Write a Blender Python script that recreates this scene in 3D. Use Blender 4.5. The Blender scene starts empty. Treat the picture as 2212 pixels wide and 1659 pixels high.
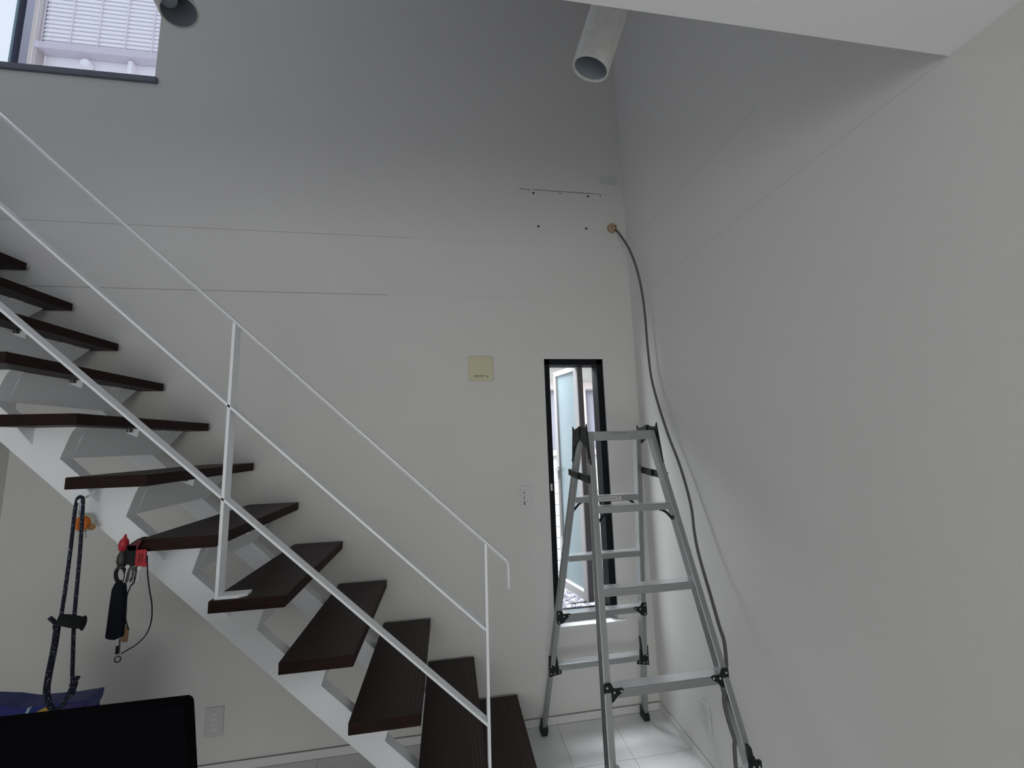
import bpy, bmesh, math, random
from mathutils import Vector, Matrix
random.seed(7)
C = bpy.context.scene.collection
SC = bpy.context.scene

# ------------------------------------------------------------------ camera
CAMZ = 1.55
F_PX, YAW, PITCH, ROLL = 877.565, 0.159, 0.1371, -0.030
def cam_axes():
    cy, sy = math.cos(YAW), math.sin(YAW); cp, sp = math.cos(PITCH), math.sin(PITCH)
    f = Vector((sy*cp, cy*cp, sp)); r = Vector((cy, -sy, 0)); u = r.cross(f)
    cr, sr = math.cos(ROLL), math.sin(ROLL)
    return cr*r + sr*u, -sr*r + cr*u, f
_r, _u, _f = cam_axes()
cam = bpy.data.cameras.new('camera'); co = bpy.data.objects.new('camera', cam); C.objects.link(co)
cam.sensor_width = 36; cam.lens = F_PX/2212*36; cam.clip_start = .05
M = Matrix((( _r.x, _u.x, -_f.x, 0), (_r.y, _u.y, -_f.y, 0), (_r.z, _u.z, -_f.z, CAMZ), (0, 0, 0, 1)))
co.matrix_world = M
SC.camera = co

# ------------------------------------------------------------------ world, lights, exposure
w = bpy.data.worlds.new('overcast_sky'); SC.world = w; w.use_nodes = True
bg = w.node_tree.nodes['Background']; bg.inputs[0].default_value = (.84, .92, 1, 1); bg.inputs[1].default_value = 1.1
def area(name, loc, direction, sx, sy, power, color):
    l = bpy.data.lights.new(name, 'AREA'); l.shape = 'RECTANGLE'; l.size = sx; l.size_y = sy
    l.energy = power; l.color = color
    o = bpy.data.objects.new(name, l); C.objects.link(o); o.location = loc
    o.rotation_euler = Vector(direction).to_track_quat('-Z', 'Y').to_euler()
    return o
area('rear_fill_light', (-.85, -3.12, .92), (-.12, 1, 0), 2.3, 1.6, 31.5, (1, .985, .97))  # main fill lamp added at an unseen opening behind the camera
area('upper_window_daylight', (-2.35, 2.75, 4.5), (-.12, -1, -.55), 1.3, 1.3, 27, (.86, .88, 1))
area('lower_window_daylight', (.45, 3.15, 2.95), (.22, -.72, -1.55), 1.5, 1.0, 235, (.90, .95, 1))
area('side_daylight', (-.35, 2.98, 1.25), (1, -.42, -.05), .55, 1.5, 17, (.93, .96, 1))
SC.view_settings.view_transform = 'Standard'; SC.view_settings.look = 'None'
SC.view_settings.gamma = 1; SC.view_settings.use_curve_mapping = False
SC.view_settings.exposure = -0.08
SC.cycles.use_denoising = True
SC.cycles.diffuse_bounces = 6
SC.cycles.sample_clamp_indirect = 4

# ------------------------------------------------------------------ materials
def mat(name, col, rough=.5, metal=0, noise=None, bump=None, coat=0, spec=None, alpha=None):
    m = bpy.data.materials.new(name); m.use_nodes = True; nt = m.node_tree; b = nt.nodes['Principled BSDF']
    b.inputs['Base Color'].default_value = (*col, 1); b.inputs['Roughness'].default_value = rough
    b.inputs['Metallic'].default_value = metal
    if coat: b.inputs['Coat Weight'].default_value = coat
    if spec is not None: b.inputs['Specular IOR Level'].default_value = spec
    if noise or bump:
        tc = nt.nodes.new('ShaderNodeTexCoord')
    if noise:
        sc, amt, stretch = noise
        mp = nt.nodes.new('ShaderNodeMapping'); mp.inputs['Scale'].default_value = stretch
        nz = nt.nodes.new('ShaderNodeTexNoise'); nz.inputs['Scale'].default_value = sc; nz.inputs['Detail'].default_value = 6
        rp = nt.nodes.new('ShaderNodeValToRGB')
        rp.color_ramp.elements[0].position = .3; rp.color_ramp.elements[1].position = .7
        rp.color_ramp.elements[0].color = (*[c*(1-amt) for c in col], 1)
        rp.color_ramp.elements[1].color = (*[min(1, c*(1+amt)) for c in col], 1)
        nt.links.new(tc.outputs['Object'], mp.inputs[0]); nt.links.new(mp.outputs[0], nz.inputs['Vector'])
        nt.links.new(nz.outputs['Fac'], rp.inputs[0]); nt.links.new(rp.outputs[0], b.inputs['Base Color'])
    if bump:
        sc, st = bump
        n2 = nt.nodes.new('ShaderNodeTexNoise'); n2.inputs['Scale'].default_value = sc; n2.inputs['Detail'].default_value = 4
        bp = nt.nodes.new('ShaderNodeBump'); bp.inputs['Strength'].default_value = st; bp.inputs['Distance'].default_value = .002
        nt.links.new(tc.outputs['Object'], n2.inputs['Vector'])
        nt.links.new(n2.outputs['Fac'], bp.inputs['Height']); nt.links.new(bp.outputs[0], b.inputs['Normal'])
    return m
WALL = mat('wall_paper', (.72, .713, .69), .85, noise=(2.0, .012, (1, 1, 1)), bump=(260, .25))
CEIL = mat('ceiling_paper', (.87, .87, .88), .85, bump=(260, .25))
TRIMW = mat('white_trim', (.73, .73, .72), .5)
GAP = mat('joint_shadow_line', (.30, .295, .28), .9)
SEAM = mat('wallpaper_seam', (.44, .43, .40), .9)
SEAML = mat('wallpaper_seam_pale', (.60, .595, .575), .9)
TILE = mat('floor_tile', (.76, .76, .755), .28, noise=(3, .03, (1, 1, 1)))
GROUT = mat('tile_grout', (.56, .56, .55), .9)
STEEL = mat('white_painted_steel', (.90, .925, .945), .4)
WOOD = mat('dark_brown_wood', (.027, .0155, .0135), .5, noise=(9, .25, (14, 1.2, 14)), spec=.28)
WOODE = mat('wood_edge', (.021, .0085, .0075), .6, noise=(9, .3, (1.2, 12, 14)), spec=.15)
GRIP = mat('grip_strip', (.045, .030, .028), .5)
ALU = mat('brushed_aluminium', (.37, .39, .385), .38, .8)
ALUTOP = mat('aluminium_lit_top', (.80, .81, .83), .24, .9)  # paler than the rails; window light on the step tops put into colour
GROOVE = mat('groove_grey', (.27, .285, .285), .5, .7)
BLK = mat('black_green_plastic', (.006, .011, .010), .5, spec=.3)
BOLT = mat('zinc_bolt', (.62, .63, .62), .4, .7)
RUB = mat('black_rubber', (.008, .012, .011), .7)
FRM = mat('black_window_frame', (.008, .009, .012), .6, spec=.15)
FRMB = mat('blue_black_frame', (.05, .065, .13), .4)
SASH = mat('silver_sash', (.21, .205, .205), .5, .2)
SASHD = mat('brown_grey_sash_edge', (.16, .145, .15), .5)
PLATE = mat('switch_plate', (.70, .71, .69), .4)
PLATED = mat('switch_detail', (.33, .34, .33), .5)
CREAM = mat('cream_plastic', (.66, .64, .43), .5)
INK = mat('dark_ink', (.09, .09, .07), .7)
HOLE = mat('dark_hole', (.02, .018, .015), .9)
BRASS = mat('gold_cap', (.58, .45, .29), .22, .95)
CABLE = mat('grey_cable', (.105, .105, .10), .55)
SPOT = mat('white_spot_tube', (.70, .70, .67), .5, noise=(60, .07, (1, 1, 1)))
SPOTIN = mat('dark_reflector', (.30, .34, .38), .35)
BULB = mat('unlit_bulb', (.40, .44, .50), .3)
NAVY = mat('navy_cloth', (.005, .007, .012), .9, spec=.2)
BLACKC = mat('black_cloth', (.006, .008, .009), .9)
RED = mat('red_plastic', (.42, .012, .025), .4)
ORANGE = mat('orange_plastic', (.80, .21, .02), .5)
OFFW = mat('off_white_cloth', (.62, .64, .56), .8)
TAN = mat('tan_leather', (.30, .19, .10), .7)
BLUE = mat('blue_nylon', (.010, .018, .16), .5)
YELL = mat('mustard_nylon', (.42, .27, .05), .6)
PALEB = mat('pale_blue_nylon', (.35, .50, .58), .6)
SCREEN = mat('black_panel', (.0025, .0025, .004), .9, spec=.05)
STEELD = mat('dark_steel', (.09, .09, .09), .35, .8)
SIDING = mat('neighbour_siding', (.56, .55, .53), .8)
SIDP = mat('neighbour_mauve', (.60, .54, .62), .8)
SIDW = mat('neighbour_shutter', (.86, .83, .86), .7)
EAVE = mat('neighbour_eave', (.40, .36, .32), .9, noise=(14, .5, (1, 1, 1)))
NGLASS = mat('neighbour_glass', (.28, .28, .33), .2)
PINK = mat('neighbour_pink_frame', (.48, .42, .41), .7)
BRICK = mat('rust_brown_pot', (.35, .22, .17), .9)
GRAV = mat('gravel', (.40, .395, .42), .9, noise=(60, .4, (1, 1, 1)))
PEB = mat('pebbles', (.25, .24, .28), .8, noise=(30, .5, (1, 1, 1)))

def rope_mat():
    m = mat('flecked_rope', (.02, .022, .04), .9); nt = m.node_tree; b = nt.nodes['Principled BSDF']
    tc = nt.nodes.new('ShaderNodeTexCoord'); v = nt.nodes.new('ShaderNodeTexVoronoi'); v.inputs['Scale'].default_value = 150
    rp = nt.nodes.new('ShaderNodeValToRGB'); rp.color_ramp.elements[0].position = .14; rp.color_ramp.elements[1].position = .24
    rp.color_ramp.elements[0].color = (.45, .58, .62, 1); rp.color_ramp.elements[1].color = (.014, .016, .034, 1)
    nt.links.new(tc.outputs['Object'], v.inputs['Vector']); nt.links.new(v.outputs['Distance'], rp.inputs[0])
    nt.links.new(rp.outputs[0], b.inputs['Base Color']); return m
ROPE = rope_mat()
def clear_glass(name, tint, fac, rough):
    m = bpy.data.materials.new(name); m.use_nodes = True; nt = m.node_tree; nt.nodes.clear()
    o = nt.nodes.new('ShaderNodeOutputMaterial'); mx = nt.nodes.new('ShaderNodeMixShader')
    a = nt.nodes.new('ShaderNodeBsdfTransparent'); a.inputs[0].default_value = (*tint, 1)
    g = nt.nodes.new('ShaderNodeBsdfGlossy'); g.inputs['Roughness'].default_value = rough
    mx.inputs[0].default_value = fac
    nt.links.new(a.outputs[0], mx.inputs[1]); nt.links.new(g.outputs[0], mx.inputs[2]); nt.links.new(mx.outputs[0], o.inputs[0])
    return m
GLASS = clear_glass('clear_glass', (.96, .97, 1), .06, .02)
def frosted(name, col):
    m = bpy.data.materials.new(name); m.use_nodes = True; nt = m.node_tree; nt.nodes.clear()
    o = nt.nodes.new('ShaderNodeOutputMaterial'); mx = nt.nodes.new('ShaderNodeMixShader'); mx2 = nt.nodes.new('ShaderNodeMixShader')
    a = nt.nodes.new('ShaderNodeBsdfTranslucent'); a.inputs[0].default_value = (*col, 1)
    d = nt.nodes.new('ShaderNodeBsdfDiffuse'); d.inputs[0].default_value = (*col, 1)
    g = nt.nodes.new('ShaderNodeBsdfGlossy'); g.inputs['Roughness'].default_value = .25
    mx.inputs[0].default_value = .5; mx2.inputs[0].default_value = .15
    nt.links.new(a.outputs[0], mx.inputs[1]); nt.links.new(d.outputs[0], mx.inputs[2])
    nt.links.new(mx.outputs[0], mx2.inputs[1]); nt.links.new(g.outputs[0], mx2.inputs[2]); nt.links.new(mx2.outputs[0], o.inputs[0])
    return m
FROST = frosted('frosted_glass', (.26, .325, .35))

# ------------------------------------------------------------------ mesh helpers
class MB:
    def __init__(s): s.v = []; s.f = []; s.m = []; s.k = 0
    def add(s, vs, fs, mi=0):
        n = len(s.v); s.v += [Vector(v) for v in vs]; s.f += [tuple(n+i for i in f) for f in fs]; s.m += [mi]*len(fs); return s
    def box(s, a, b, mi=0):
        (x0, y0, z0), (x1, y1, z1) = a, b
        x0, x1 = min(x0, x1), max(x0, x1); y0, y1 = min(y0, y1), max(y0, y1); z0, z1 = min(z0, z1), max(z0, z1)
        return s.add([(x0,y0,z0),(x1,y0,z0),(x1,y1,z0),(x0,y1,z0),(x0,y0,z1),(x1,y0,z1),(x1,y1,z1),(x0,y1,z1)],
                     [(0,3,2,1),(4,5,6,7),(0,1,5,4),(1,2,6,5),(2,3,7,6),(3,0,4,7)], mi)
    def obox(s, c, ax, ay, az, mi=0):      # centre and three half-axis vectors
        c = Vector(c); ax, ay, az = Vector(ax), Vector(ay), Vector(az)
        if ax.cross(ay).dot(az) < 0: ax = -ax
        vs = [c + i*ax + j*ay + k*az for k in (-1, 1) for i, j in ((-1,-1),(1,-1),(1,1),(-1,1))]
        return s.add(vs, [(0,3,2,1),(4,5,6,7),(0,1,5,4),(1,2,6,5),(2,3,7,6),(3,0,4,7)], mi)
    def prism(s, pts, axis, a, b, mi=0):   # polygon extruded along a coordinate axis
        def mk(p, t):
            return {'x': (t, p[0], p[1]), 'y': (p[0], t, p[1]), 'z': (p[0], p[1], t)}[axis]
        n = len(pts)
        vs = [mk(p, a) for p in pts] + [mk(p, b) for p in pts]
        return s.add(vs, [tuple(range(n)), tuple(range(2*n-1, n-1, -1))] + [(i, i+n, (i+1) % n+n, (i+1) % n) for i in range(n)], mi)
    def hexa(s, bot, top, mi=0):           # two quads joined
        return s.add(list(bot)+list(top), [(3,2,1,0),(4,5,6,7),(0,1,5,4),(1,2,6,5),(2,3,7,6),(3,0,4,7)], mi)
    def tube(s, pts, r, n=8, mi=0, closed=False):
        pts = [Vector(p) for p in pts]; rs = r if isinstance(r, (list, tuple)) else [r]*len(pts)
        L = len(pts); base = len(s.v); prev = None
        for i, p in enumerate(pts):
            if closed: t = pts[(i+1) % L]-pts[i-1]
            else: t = pts[min(i+1, L-1)]-pts[max(i-1, 0)]
            t.normalize()
            if prev is None: a = t.orthogonal().normalized()
            else: a = (prev - t*prev.dot(t)).normalized()
            prev = a; b = t.cross(a)
            for j in range(n):
                th = 2*math.pi*j/n; s.v.append(p + rs[i]*(math.cos(th)*a + math.sin(th)*b))
        for i in range(L if closed else L-1):
            for j in range(n):
                s.f.append((base+i*n+j, base+i*n+(j+1) % n, base+((i+1) % L)*n+(j+1) % n, base+((i+1) % L)*n+j)); s.m.append(mi)
        if not closed:
            s.f.append(tuple(base+j for j in range(n-1, -1, -1))); s.m.append(mi)
            s.f.append(tuple(base+(L-1)*n+j for j in range(n))); s.m.append(mi)
        return s
    def lathe(s, c, ax, prof, n=32, mi=0, cap=False):  # prof: (distance along axis, radius)
        c = Vector(c); ax = Vector(ax).normalized(); a = ax.orthogonal().normalized(); b = ax.cross(a); base = len(s.v)
        for d, r in prof:
            for j in range(n):
                th = 2*math.pi*j/n; s.v.append(c + ax*d + r*(math.cos(th)*a + math.sin(th)*b))
        for i in range(len(prof)-1):
            for j in range(n):
                s.f.append((base+i*n+j, base+i*n+(j+1) % n, base+(i+1)*n+(j+1) % n, base+(i+1)*n+j)); s.m.append(mi)
        if cap:
            s.f.append(tuple(base+j for j in range(n-1, -1, -1))); s.m.append(mi)
            s.f.append(tuple(base+(len(prof)-1)*n+j for j in range(n))); s.m.append(mi)
        return s
    def build(s, name, mats, parent=None, bevel=0, smooth=False, label=None, seg=2):
        if not isinstance(mats, (list, tuple)): mats = [mats]
        off = world_loc(parent) if parent else Vector((0, 0, 0))
        me = bpy.data.meshes.new(name); me.from_pydata([v-off for v in s.v], [], s.f)
        for mm in mats: me.materials.append(mm)
        for p, mi in zip(me.polygons, s.m): p.material_index = mi
        bm = bmesh.new(); bm.from_mesh(me); bmesh.ops.recalc_face_normals(bm, faces=bm.faces); bm.to_mesh(me); bm.free()
        if smooth: me.polygons.foreach_set('use_smooth', [True]*len(me.polygons))
        me.update()
        o = bpy.data.objects.new(name, me); C.objects.link(o)
        if parent: o.parent = parent
        if bevel:
            md = o.modifiers.new('bevel', 'BEVEL'); md.width = bevel; md.segments = seg; md.limit_method = 'ANGLE'; md.angle_limit = .7
        if label: o['label'] = label
        return o
def world_loc(o):
    v = Vector(o.location)
    while o.parent: o = o.parent; v += Vector(o.location)
    return v
def thing(name, label, cat, loc, group=None):
    o = bpy.data.objects.new(name, None); C.objects.link(o); o.location = loc
    o['label'] = label; o['category'] = cat
    if group: o['group'] = group
    return o
def tag(o, label, cat, group=None, kind=None):
    o['label'] = label; o['category'] = cat
    if group: o['group'] = group
    if kind: o['kind'] = kind
    return o
def struct(o, label=None):
    o['kind'] = 'structure'
    if label: o['label'] = label
    return o
def smooth_path(pts, n=6):
    pts = [Vector(p) for p in pts]; out = []
    for i in range(len(pts)-1):
        p0 = pts[max(i-1, 0)]; p1 = pts[i]; p2 = pts[i+1]; p3 = pts[min(i+2, len(pts)-1)]
        for k in range(n):
            t = k/n; t2 = t*t; t3 = t2*t
            out.append(.5*((2*p1)+(-p0+p2)*t+(2*p0-5*p1+4*p2-p3)*t2+(-p0+3*p1-3*p2+p3)*t3))
    out.append(pts[-1]); return out

# ------------------------------------------------------------------ room constants (metres)
YB = 2.405; XR = 1.188; ZS1 = 2.795; ZS2 = 2.4274; YE = .679; ZTOP = 5.2; YN = -3.2
XL = -2.15; XLU = -3.3

# ------------------------------------------------------------------ structure
def holed_wall(mb, x0, x1, z0, z1, y0, y1, holes):
    xs = sorted({x0, x1, *[h[0] for h in holes], *[h[1] for h in holes]})
    zs = sorted({z0, z1, *[h[2] for h in holes], *[h[3] for h in holes]})
    def solid(i, k):
        if i < 0 or k < 0 or i >= len(xs)-1 or k >= len(zs)-1: return False
        cx = (xs[i]+xs[i+1])/2; cz = (zs[k]+zs[k+1])/2
        return not any(h[0] < cx < h[1] and h[2] < cz < h[3] for h in holes)
    for i in range(len(xs)-1):
        for k in range(len(zs)-1):
            if not solid(i, k): continue
            a, b, c, d = xs[i], xs[i+1], zs[k], zs[k+1]
            mb.add([(a,y0,c),(b,y0,c),(b,y0,d),(a,y0,d)], [(0,1,2,3)]); mb.add([(a,y1,c),(b,y1,c),(b,y1,d),(a,y1,d)], [(3,2,1,0)])
            if not solid(i-1, k): mb.add([(a,y0,c),(a,y1,c),(a,y1,d),(a,y0,d)], [(0,1,2,3)])
            if not solid(i+1, k): mb.add([(b,y0,c),(b,y1,c),(b,y1,d),(b,y0,d)], [(3,2,1,0)])
            if not solid(i, k-1): mb.add([(a,y0,c),(b,y0,c),(b,y1,c),(a,y1,c)], [(0,1,2,3)])
            if not solid(i, k+1): mb.add([(a,y0,d),(b,y0,d),(b,y1,d),(a,y1,d)], [(3,2,1,0)])
W1 = (.590, .984, .497, 2.042)        # lower slit window opening
W2 = (-3.02, -1.682, 3.712, 4.95)     # upper window opening
mb = MB(); holed_wall(mb, XLU, XR+.1, -.05, ZTOP, YB, YB+.11, [W1, W2]); wall_back = struct(mb.build('wall_back', WALL), 'tall white wall with slit window behind the stairs')
wall_right = struct(MB().box((XR, YN, -.05), (XR+.1, YB, ZTOP)).build('wall_right', WALL))
# left wall below the stair top, the landing above it
struct(MB().box((XL-.08, YN, -.05), (XL, YB, 2.05)).build('wall_left', WALL))
struct(MB().box((XLU-.1, YE, 2.05), (XLU, YB, ZTOP)).box((XLU, YE, 2.0), (XL-.08, YB, 2.05)).build('wall_left', WALL))
struct(MB().box((XLU, YE-.1, 2.6), (XR, YE, ZTOP)).build('wall_front', WALL))
mb = MB(); holed_wall(mb, XL-.08, XR, -.05, ZS2, YN-.1, YN, [(-2.0, .3, .10, 1.75)]); struct(mb.build('wall_front', WALL))
struct(MB().box((XL-.08, YN, ZS2), (XR, YE, ZS2+.1)).box((XLU, YE-.1, ZS2+.1), (XR, YE, 2.6)).build('ceiling', CEIL))
struct(MB().box((XLU-.1, YE-.1, ZTOP), (XR+.1, YB+.11, ZTOP+.1)).build('ceiling', CEIL))
struct(MB().box((XL-.08, YN, 2.05), (XL, YE-.1, ZS2)).build('wall_left', WALL))
# floor: base and tiles
floor = struct(MB().box((XL, YN, -.06), (XR, YB, -.0035)).build('floor', GROUT))
TW, JG = .3065, .0020
tx0, ty0 = .883-TW*10, 2.092-TW*18
tm = None; nt_ = 0
xs = [.883 + TW*k for k in range(-10, 1)]; ys = [2.092 + TW*k for k in range(-14, 2)]
for xx in xs:
    for yy in ys:
        a, b = max(xx, XL), min(xx+TW, XR); c, d = max(yy, YN), min(yy+TW, YB)
        if b-a < .02 or d-c < .02: continue
        full = abs(b-a-TW) < 1e-6 and abs(d-c-TW) < 1e-6
        if full:
            if tm is None:
                m_ = MB().box((JG/2, JG/2, -.0055), (TW-JG/2, TW-JG/2, 0)); o = m_.build('floor_tile', TILE, floor); tm = o.data; o.location = (xx, yy, 0)
            else:
                o = bpy.data.objects.new('floor_tile', tm); C.objects.link(o); o.parent = floor; o.location = (xx, yy, 0)
        else:
            MB().box((a+JG/2, c+JG/2, -.0055), (b-JG/2, d-JG/2, 0)).build('floor_tile', TILE, floor)
# baseboards with the joints' shadow lines painted as dark strips
BT = .0405
struct(MB().box((XL, YB-.008, 0), (XR-.008, YB, BT)).build('baseboard_back', TRIMW, bevel=.0015))
struct(MB().box((XR-.008, YN, 0), (XR, YB, BT)).build('baseboard_right', TRIMW, bevel=.0015))
struct(MB().box((XL, YB-.0085, BT), (XR-.003, YB, BT+.0025)).build('trim_1', GAP))
struct(MB().box((XR-.003, YN, BT), (XR, YB, BT+.0015)).build('trim_2', GAP))
struct(MB().box((XL, YB-.0095, 0), (XR-.009, YB-.008, .0016)).build('trim_3', GAP))
# board joints showing through the wallpaper
struct(MB().box((-2.4, YB-.0006, ZS1-.0014), (-.2, YB, ZS1+.0014)).build('trim_4', SEAM))
struct(MB().box((-.2, YB-.0005, ZS1-.001), (XR, YB, ZS1+.001)).build('trim_5', SEAML))
struct(MB().box((-2.6, YB-.0007, ZS2-.0022), (-.35, YB, ZS2+.0022)).build('trim_6', SEAM))
struct(MB().box((-.35, YB-.0005, ZS2-.001), (.6, YB, ZS2+.001)).build('trim_7', SEAML))
struct(MB().box((XR-.0006, 1.25, ZS1-.0012), (XR, YB, ZS1+.0012)).build('trim_8', SEAML))
struct(MB().box((XR-.0005, YE, ZS2-.0012), (XR, YB, ZS2+.0012)).build('trim_9', SEAML))

# scars where an appliance was unscrewed from the wall
for k, (hx, hz) in enumerate([(.565, 3.147), (.938, 3.150), (.590, 2.916), (.912, 2.918)]):
    MB().lathe((hx, YB-.0012, hz), (0, 1, 0), [(0, .0075), (.0008, .0075), (.0008, .0001)], 12, cap=True).build('screw_hole', HOLE, wall_back)
mb = MB(); x = .47; z = 3.1705
while x < 1.03:
    nx = x+random.uniform(.01, .03); h = random.uniform(.0012, .0024); dz = random.uniform(-.0008, .0008)
    if not (.545 < x < .556): mb.box((x, YB-.0007, z+dz-h), (nx, YB, z+dz+h))
    x = nx
mb.box((.735, YB-.0007, 3.154), (.757, YB, 3.158)); mb.box((1.02, YB-.0007, 3.158), (1.032, YB, 3.164))
mb.box((1.062, YB-.0007, 3.166), (1.072, YB, 3.170)); mb.build('torn_wallpaper_line', INK, wall_back, label='thin ragged dark tear line')
MB().box((.345, YB-.0005, 2.95), (.3475, YB, 3.10)).build('torn_wallpaper_edge', SEAML, wall_back)
MB().box((.79, YB-.0005, 2.879), (.798, YB, 2.884)).build('wall_nick', SEAM, wall_back)

# ------------------------------------------------------------------ slit window
xa, xb, za, zb = W1
wn = struct(MB().box((xa, YB+.045, zb-.038), (xb-.012, YB+.105, zb)).box((xa, YB+.012, za+.03), (xa+.036, YB+.105, zb)).box((xb-.052, YB+.012, za+.03), (xb-.012, YB+.105, zb))
            .box((xa, YB+.012, zb-.036), (xb-.012, YB+.05, zb)).box((xa+.036, YB+.03, za+.03), (xb-.052, YB+.105, za+.052)).build('window_1', FRM, bevel=.0015),
            'tall narrow black framed window standing open')
MB().box((xb-.012, YB+.001, za), (xb, YB+.105, zb)).build('reveal', TRIMW, wn)
MB().box((xa-.003, YB-.028, za-.022), (xb+.028, YB+.11, za+.006)).build('window_sill', TRIMW, wn, bevel=.002, label='white sill board')
MB().box((xa+.012, YB+.008, 1.245), (xa+.022, YB+.013, 1.285)).build('latch_keeper', PLATE, wn, label='small silver latch keeper')
# opened sash
A = Vector((.838, YB+.085, 0)); B = Vector((.762, 2.79, 0)); d = (B-A); SL = d.length; d.normalize(); nrm = Vector((-d.y, d.x, 0)) # nrm points left
sz0, sz1 = .575, 2.018
def sash_pt(s, t, z): return A + d*s + nrm*t + Vector((0, 0, z))
def sash_box(mb, s0, s1, t0, t1, z0, z1, mi=0):
    c = sash_pt((s0+s1)/2, (t0+t1)/2, (z0+z1)/2)
    return mb.obox(c, d*(s1-s0)/2, nrm*(t1-t0)/2, Vector((0, 0, (z1-z0)/2)), mi)
mb = MB()
sash_box(mb, .001, .045, -.017, .017, sz0, sz1); sash_box(mb, SL-.032, SL, -.017, .017, sz0, sz1)
sash_box(mb, .045, SL-.032, -.017, .017, sz0, sz0+.045); sash_box(mb, .045, SL-.032, -.017, .017, sz1-.034, sz1)
sash = mb.build('sash', SASH, wn, bevel=.001, label='silver outward opened sash')
mb = MB(); sash_box(mb, -.005, .001, -.023, .016, sz0, sz1); mb.build('sash_edge', SASHD, sash, label='dark brown grey sash edge')
mb = MB(); sash_box(mb, .045, SL-.032, -.004, .004, sz0+.045, sz1-.034); mb.build('pane', FROST, sash, label='pale frosted glass pane')
mb = MB(); sash_box(mb, .041, .052, .004, .012, sz0+.045, sz1-.034); sash_box(mb, .045, SL-.032, .004, .013, sz0+.045, sz0+.056); mb.build('glazing_bead', PLATE, sash)
mb = MB(); sash_box(mb, SL-.029, SL-.012, .017, .028, 1.28, 1.36); sash_box(mb, SL-.06, SL-.012, .028, .040, 1.335, 1.352); sash_box(mb, SL-.024, SL-.018, .017, .022, .9, 1.28)
mb.build('sash_handle', SASH, sash, bevel=.002)
mb = MB(); mb.obox(Vector((.80, YB+.13, sz0-.012)), Vector((.075, 0, 0)), Vector((0, .008, 0)), Vector((0, 0, .003))); mb.build('friction_arm', SASH, wn)

# ------------------------------------------------------------------ upper window
xa2, xb2, za2, zb2 = W2
wu = struct(MB().box((xa2, YB+.05, za2), (xb2, YB+.10, za2+.03)).box((xa2, YB+.05, zb2-.03), (xb2, YB+.10, zb2)).box((xa2, YB+.05, za2+.03), (xa2+.03, YB+.10, zb2-.03))
            .box((xb2-.012, YB+.06, za2+.03), (xb2, YB+.10, zb2-.03)).build('window_2', FRMB), 'upper sliding window high on the wall')
MB().box((xa2-.02, YB-.018, za2-.034), (xb2+.018, YB+.05, za2)).build('window_sill', mat('blue_grey_sill', (.16, .175, .215), .6), wu, bevel=.002, label='dark blue grey sill strip')
MB().box((-2.432, YB+.03, za2+.002), (-2.402, YB+.055, zb2-.03)).build('sash_stile', FRMB, wu)
MB().box((-2.397, YB+.012, za2+.002), (-2.378, YB+.055, zb2-.03)).build('sash_stile', mat('deep_blue_frame', (.022, .03, .075), .4), wu)
MB().box((-2.402, YB+.028, za2+.002), (-2.397, YB+.05, zb2-.03)).build('weather_strip', mat('pale_blue_strip', (.30, .40, .62), .5), wu)
MB().box((-2.380, YB+.074, za2+.03), (xb2-.012, YB+.078, zb2-.03)).build('pane', GLASS, wu)
MB().box((xa2+.03, YB+.055, za2+.03), (-2.432, YB+.059, zb2-.03)).build('pane', GLASS, wu)
mb = MB().box((-2.475, YB+.06, za2+.03), (-2.436, YB+.066, zb2-.03)); mb.build('curtain_edge', mat('teal_film', (.35, .62, .62), .7), wu, label='pale teal strip behind the glass')

# ------------------------------------------------------------------ outside
mb = MB().box((-9, YB+.35, -.16), (9, 14, -.06)); g = struct(mb.build('ground', GRAV), 'pale gravel ground outside the slit window')
mb = MB(); ico = []
bm = bmesh.new(); bmesh.ops.create_icosphere(bm, subdivisions=1, radius=1); iv = [v.co.copy() for v in bm.verts]; jf = [tuple(v.index for v in f.verts) for f in bm.faces]; bm.free()
for k in range(1500):
    x, y = random.uniform(.55, 1.75), random.uniform(2.78, 4.45); r = random.uniform(.010, .022)
    sx, sy, sz = r*random.uniform(.8, 1.3), r*random.uniform(.8, 1.3), r*.6
    mb.add([(x+v.x*sx, y+v.y*sy, -.058+sz*.4+v.z*sz) for v in iv], jf)
tag(mb.build('pebbles', PEB), 'loose grey pebbles on the ground outside slit window', 'pebbles', kind='stuff')
nh = thing('neighbour_house', 'pale neighbouring house seen through both windows', 'house', (0, 4.9, -.06))
mb = MB()
mb.box((-3.95, 4.6, -.06), (1.08, 4.8, 6.9)); mb.box((1.08, 4.6, 2.18), (3.5, 4.8, 6.9)); mb.box((1.08, 4.6, -.06), (3.5, 4.8, 1.36))
z = -.02
while z < 2.3:
    mb.box((.2, 4.592, z), (3.4, 4.6, z+.105)) if z < 1.25 or z > 2.18 else None
    z += .12
mb.build('wall', SIDING, nh)
f_ = MB().box((1.08, 4.55, 2.12), (2.3, 4.62, 2.20)).box((1.50, 4.55, 1.40), (1.60, 4.62, 2.12)).box((1.08, 4.55, 1.36), (2.3, 4.62, 1.42)).box((1.10, 4.555, 1.42), (1.14, 4.62, 2.12)).build('window_frame', PINK, nh)
MB().box((1.14, 4.66, 1.42), (1.50, 4.67, 2.12)).build('pane', NGLASS, f_); MB().box((1.60, 4.66, 1.42), (2.3, 4.67, 2.12)).build('pane', NGLASS, f_)
MB().prism([(4.10, 2.43), (4.10, 2.50), (4.6, 2.80), (4.6, 2.43)], 'x', .2, 3.5).build('eave', EAVE, nh)
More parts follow.
